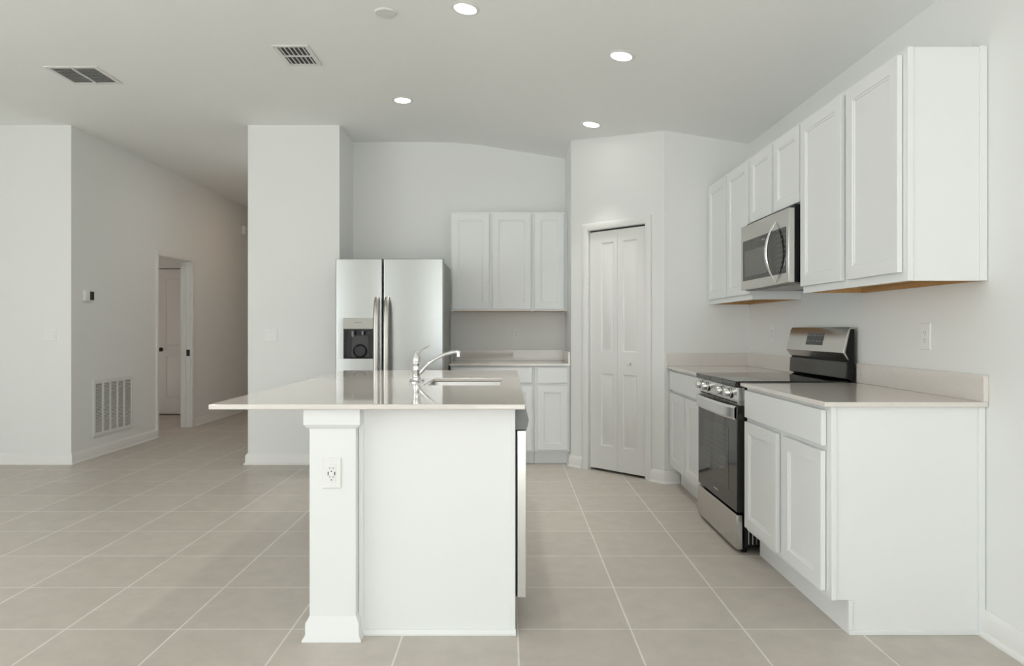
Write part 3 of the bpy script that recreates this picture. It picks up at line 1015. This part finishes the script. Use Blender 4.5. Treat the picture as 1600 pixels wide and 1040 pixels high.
def on_fascia(u0, u1, y0, y1, t):
    """box on the slope between (1.812,1.084) and (1.842,1.212); u along the slope 0..1"""
    a, b = Vector((1.812, 1.084)), Vector((1.842, 1.212))
    nrm = Vector((-(b - a).y, (b - a).x)).normalized()
    p = [a.lerp(b, u0), a.lerp(b, u1)]
    return [tuple(p[0] + nrm * t[0]), tuple(p[1] + nrm * t[0]), tuple(p[1] + nrm * t[1]), tuple(p[0] + nrm * t[1])], y0, y1


pp, a0, a1 = on_fascia(0.28, 0.82, 4.055, 4.275, (0.0002, 0.0016))
MB().prism(pp, 'y', a0, a1).build('display', M['display'], bg, world=True)
# ------------------------------------------------------------------ microwave
MY0, MY1, MZ0, MZ1, MX = 3.752, 4.515, 1.462, 1.866, 1.505
mw = thing('microwave', (1.7, (MY0 + MY1) / 2, MZ0), 'stainless over-the-range microwave with arched handle under the short wall cabinet', 'microwave')
MB().box(1.542, XR - 0.003, MY0 + 0.004, MY1 - 0.004, MZ0 + 0.004, 1.884).build('case', M['black'], mw, world=True)
front = MB().box(MX, 1.541, MY0, MY1, MZ0, MZ1).build('front', M['steel'], mw, world=True, bevel=0.004)
MB().box(MX - 0.0015, MX - 0.0002, 3.919, 4.474, 1.517, 1.768).build('door_glass', M['glass'], front, world=True)
MB().box(MX - 0.0023, MX - 0.0016, 4.045, 4.440, 1.542, 1.702).build('door_window', M['mesh_reflection'], front, world=True)
MB().box(MX - 0.0015, MX - 0.0002, 3.787, 3.917, 1.517, 1.768).build('control_panel', M['keypad'], front, world=True)
nm = MB()
for k in range(6):
    nm.box(MX - 0.0023, MX - 0.0016, 4.09 + k * 0.008, 4.096 + k * 0.008, 1.739, 1.744)
nm.build('nameplate', M['mark'], front, world=True)
path = []
for k in range(29):
    u = k / 28
    s = 2 * u - 1
    path.append((MX - 0.002 - 0.052 * (1 - s * s), 3.925 + 0.008 * (1 - s * s), 1.473 + 0.340 * u))
rads = [0.004 + 0.010 * min(1, 3.2 * min(k, 28 - k) / 28) for k in range(29)]
MB().tube(path, rads, 16, 0.62).build('handle', M['chrome'], front, world=True)
MB().box(1.53, XR - 0.02, MY0 + 0.02, MY1 - 0.02, MZ0 - 0.004, MZ0 + 0.0035).build('vent_base', M['case'], mw, world=True)
lo = MB()
for k in range(14):
    lo.box(1.56, 1.80, MY0 + 0.06 + k * 0.047, MY0 + 0.085 + k * 0.047, MZ0 - 0.006, MZ0 - 0.0042)
lo.build('grease_filter', M['steel'], mw, world=True)


# ------------------------------------------------------------------ wall plates
def plate_thing(name, loc, rz, label, cat, kind, group=None):
    """cover plate on a wall, front facing local -y"""
    t = thing(name, loc, label, cat, rz, group)
    wide = 0.116 if kind == 'double_switch' else 0.074
    MB().rings(-wide / 2, wide / 2, -0.060, 0.060, [(0, -0.0005), (0, -0.004), (0.004, -0.0065)]).build('cover_plate', M['plate'], t)
    xs = (-0.023, 0.023) if kind == 'double_switch' else (0,)
    for x in xs:
        if kind in ('double_switch', 'switch'):
            MB().box(x - 0.0175, x + 0.0175, -0.0072, -0.0063, -0.034, 0.034).build('switch_frame', M['trim'], t)
            MB().prism([(-0.0073, -0.031), (-0.0095, -0.031), (-0.0078, 0.0), (-0.0110, 0.031), (-0.0073, 0.031)], 'x', x - 0.0155, x + 0.0155).build('rocker', M['plate'], t)
        else:
            MB().box(x - 0.017, x + 0.017, -0.0080, -0.0063, -0.034, 0.034).build('receptacle', M['plate'], t, bevel=0.001)
            s = MB()
            for dz in (0.017, -0.0165):
                s.box(x - 0.0075, x - 0.0052, -0.0084, -0.0079, dz - 0.001, dz + 0.007).box(x + 0.0052, x + 0.0075, -0.0084, -0.0079, dz - 0.001, dz + 0.006)
                s.lathe([(0.0027, -0.0079), (0.0027, -0.0084)], (x, 0, dz - 0.009), 'y', 12)
            if kind == 'usb':
                for sx_ in (-1, 1):
                    s.box(x + sx_ * 0.0125 - 0.0018, x + sx_ * 0.0125 + 0.0018, -0.0084, -0.0079, -0.008, 0.006)
            s.build('slots', M['slot'] if kind == 'usb' else M['case'], t)
    for dz in (0.048, -0.048):
        MB().lathe([(0.0028, -0.0062), (0.0028, -0.0070)], (0, 0, dz), 'y', 10).build('screw', M['grille'], t)
    return t


GO, GS = 'white wall outlets', 'white double light switches'
plate_thing('wall_outlet', (-0.686, PY0, 0.652), 0, 'white outlet with charging ports on the island post', 'outlet', 'usb', GO)
plate_thing('wall_outlet', (0.082, 6.86, 1.170), 0, 'white outlet above the worktop in the back niche', 'outlet', 'outlet', GO)
plate_thing('wall_outlet', (XR, 3.175, 1.180), R(-90), 'white outlet on the right wall above the nearest worktop', 'outlet', 'outlet', GO)
plate_thing('wall_outlet', (XR, 5.010, 1.178), R(-90), 'faint white plate on the right wall beyond the range back guard', 'outlet', 'outlet', GO)
plate_thing('wall_outlet', (HX, 10.02, 0.440), R(90), 'low white plate on the dim hall wall past the doorway', 'outlet', 'outlet', GO)
plate_thing('light_switch', (-4.110, YW, 1.165), 0, 'white double light switch on the far left wall', 'light switch', 'double_switch', GS)
plate_thing('light_switch', (-2.125, YW, 1.165), 0, 'white double light switch on the wall beside the refrigerator', 'light switch', 'double_switch', GS)

th = thing('thermostat', (HX, 6.530, 1.525), 'white thermostat with dark screen on the hall wall above the return grille', 'thermostat', R(90))
MB().rings(-0.070, 0.070, -0.048, 0.048, [(0, -0.0005), (0, -0.022), (0.005, -0.026)]).build('housing', M['plate'], th, smooth=False)
MB().box(0.002, 0.064, -0.0275, -0.0258, -0.040, 0.040).build('screen', M['screen'], th)

# door chime high on the hall wall
ch = MB().rings(-0.075, 0.075, 0, 0.125, [(0, -0.0005), (0, -0.035), (0.008, -0.042)]).build('door_chime', M['plate'], smooth=False)
ch.location = (HX, 10.42, 2.615)
ch.rotation_euler = (0, 0, R(90))
tag(ch, 'small boxy chime mounted high on the dim hall wall', 'door chime')

# return-air grille low on the hall wall
gr = thing('return_air_grille', (HX, 6.958, 0.190), 'white louvred return-air grille low on the hall wall', 'air grille', R(90))
gw, gh = 0.350, 0.540
fm = MB()
for a, b, c_, d in ((-gw, gw, 0, 0.035), (-gw, gw, gh - 0.035, gh), (-gw, -gw + 0.035, 0.035, gh - 0.035), (gw - 0.035, gw, 0.035, gh - 0.035)):
    fm.box(a, b, -0.014, -0.0005, c_, d)
fm.build('frame', M['grille'], gr, bevel=0.003)
iw = gw - 0.035
MB().box(-iw, iw, -0.0025, -0.0005, 0.035, gh - 0.035).build('duct_opening', M['case'], gr)
mu = MB()
for k in range(1, 5):
    x = -iw + 2 * iw * k / 5
    mu.box(x - 0.011, x + 0.011, -0.013, -0.0026, 0.035, gh - 0.035)
mu.build('mullion', M['grille'], gr)
lv_ = MB()
nl = 34
for k in range(nl):
    z = 0.040 + (gh - 0.08) * k / (nl - 1)
    lv_.prism([(-0.0115, z - 0.004), (-0.0105, z - 0.004), (-0.0035, z + 0.003), (-0.0045, z + 0.003)], 'x', -iw, iw)
lv_.build('louvres', M['grille'], gr, smooth=False)
for lx in (-0.16, 0.12):
    MB().box(lx, lx + 0.04, -0.017, -0.0142, gh - 0.022, gh - 0.012).build('latch', M['grille'], gr)


# ------------------------------------------------------------------ on the ceiling
def vent(name, loc, wx, wy, label, slats_along_x):
    t = thing(name, loc, label, 'air vent', 0, 'ceiling air vents')
    b = 0.030
    fm = MB()
    for x0, x1, y0, y1 in ((-wx, wx, -wy, -wy + b), (-wx, wx, wy - b, wy), (-wx, -wx + b, -wy + b, wy - b), (wx - b, wx, -wy + b, wy - b)):
        fm.box(x0, x1, y0, y1, -0.008, -0.0003)
    fm.build('frame', M['grille'], t, bevel=0.003)
    MB().box(-wx + b, wx - b, -wy + b, wy - b, -0.0020, -0.0003).build('duct_opening', M['case'] if slats_along_x else M['slot'], t)
    s = MB()
    if slats_along_x:
        MB().box(-0.008, 0.008, -wy + b, wy - b, -0.010, -0.0022).build('divider', M['grille'], t)
        n = 9
        for k in range(n):
            y = -wy + b + (2 * (wy - b)) * (k + 0.5) / n
            s.prism([(y - 0.006, -0.0100), (y - 0.005, -0.0100), (y + 0.007, -0.0030), (y + 0.006, -0.0030)], 'x', -wx + b, wx - b)
    else:
        MB().box(-wx + b, wx - b, -0.006, 0.006, -0.010, -0.0022).build('divider', M['grille'], t)
        n = 6
        for k in range(n):
            x = -wx + b + (2 * (wx - b)) * (k + 0.5) / n
            s.prism([(x - 0.0025, -0.0100), (x - 0.0015, -0.0100), (x + 0.0025, -0.0030), (x + 0.0015, -0.0030)], 'y', -wy + b, wy - b)
    s.build('slats', M['grille'], t, smooth=False)
    return t


vent('ceiling_vent', (-3.05, 5.05, CEIL), 0.185, 0.175, 'wide ceiling vent on the far left, slats split by one central bar', True)
vent('ceiling_vent', (-1.405, 4.685, CEIL), 0.120, 0.175, 'smaller ceiling vent nearer the room centre, with dark slats', False)

cp = MB().lathe([(0.062, -0.0003), (0.062, -0.006), (0.058, -0.010), (0.020, -0.012)], seg=36).build('ceiling_cover_plate', M['grille'])
cp.location = (-0.707, 4.05, CEIL)
tag(cp, 'flat round white cover on the ceiling, left of the nearest downlight', 'cover plate')

tilt = math.atan(SLOPE)
spots = [(-0.839, 5.600, 'recessed downlight farthest left, high in front of the refrigerator'),
         (0.676, 5.642, 'recessed downlight just in front of the pantry door wall'),
         (0.687, 4.223, 'recessed downlight on the right of the sloping ceiling, second nearest the camera'),
         (-0.236, 3.920, 'recessed downlight at the top edge, nearest the camera')]
dl = None
for x, y, lab in spots:
    z = ceil_z(x)
    sl_ = 0 if x < KINK - 0.3 else (SLOPE if x > KINK + 0.3 else SLOPE * (x - KINK + 0.3) / 0.6)
    rot = (0, math.atan(sl_), 0)
    if dl is None:
        dl = thing('downlight', (x, y, z), lab, 'downlight', 0, 'recessed ceiling downlights')
        dl.rotation_euler = rot
        rg = []
        prof = [(0.062, -0.0012), (0.064, -0.0060), (0.078, -0.0045), (0.086, -0.0003)]
        seg = 40
        vv = [(r_ * cos(2 * pi * k / seg), r_ * sin(2 * pi * k / seg), h) for r_, h in prof for k in range(seg)]
        ff = [(j * seg + k, j * seg + (k + 1) % seg, (j + 1) * seg + (k + 1) % seg, (j + 1) * seg + k) for j in range(3) for k in range(seg)]
        MB().add(vv, ff).build('trim_ring', M['trim'], dl)
        MB().lathe([(0.063, -0.0005), (0.063, -0.0030), (0.058, -0.0040)], seg=36).build('lens', M['lamp'], dl)
    else:
        copy_thing(dl, (x, y, z), lab, rot)
    area('downlight_light', (x - 0.012 * math.sin(rot[1]), y, z - 0.014), (0, rot[1], 0), 0.11, 0.11, 2.6, (1.0, 0.95, 0.89), 'DISK', 68)
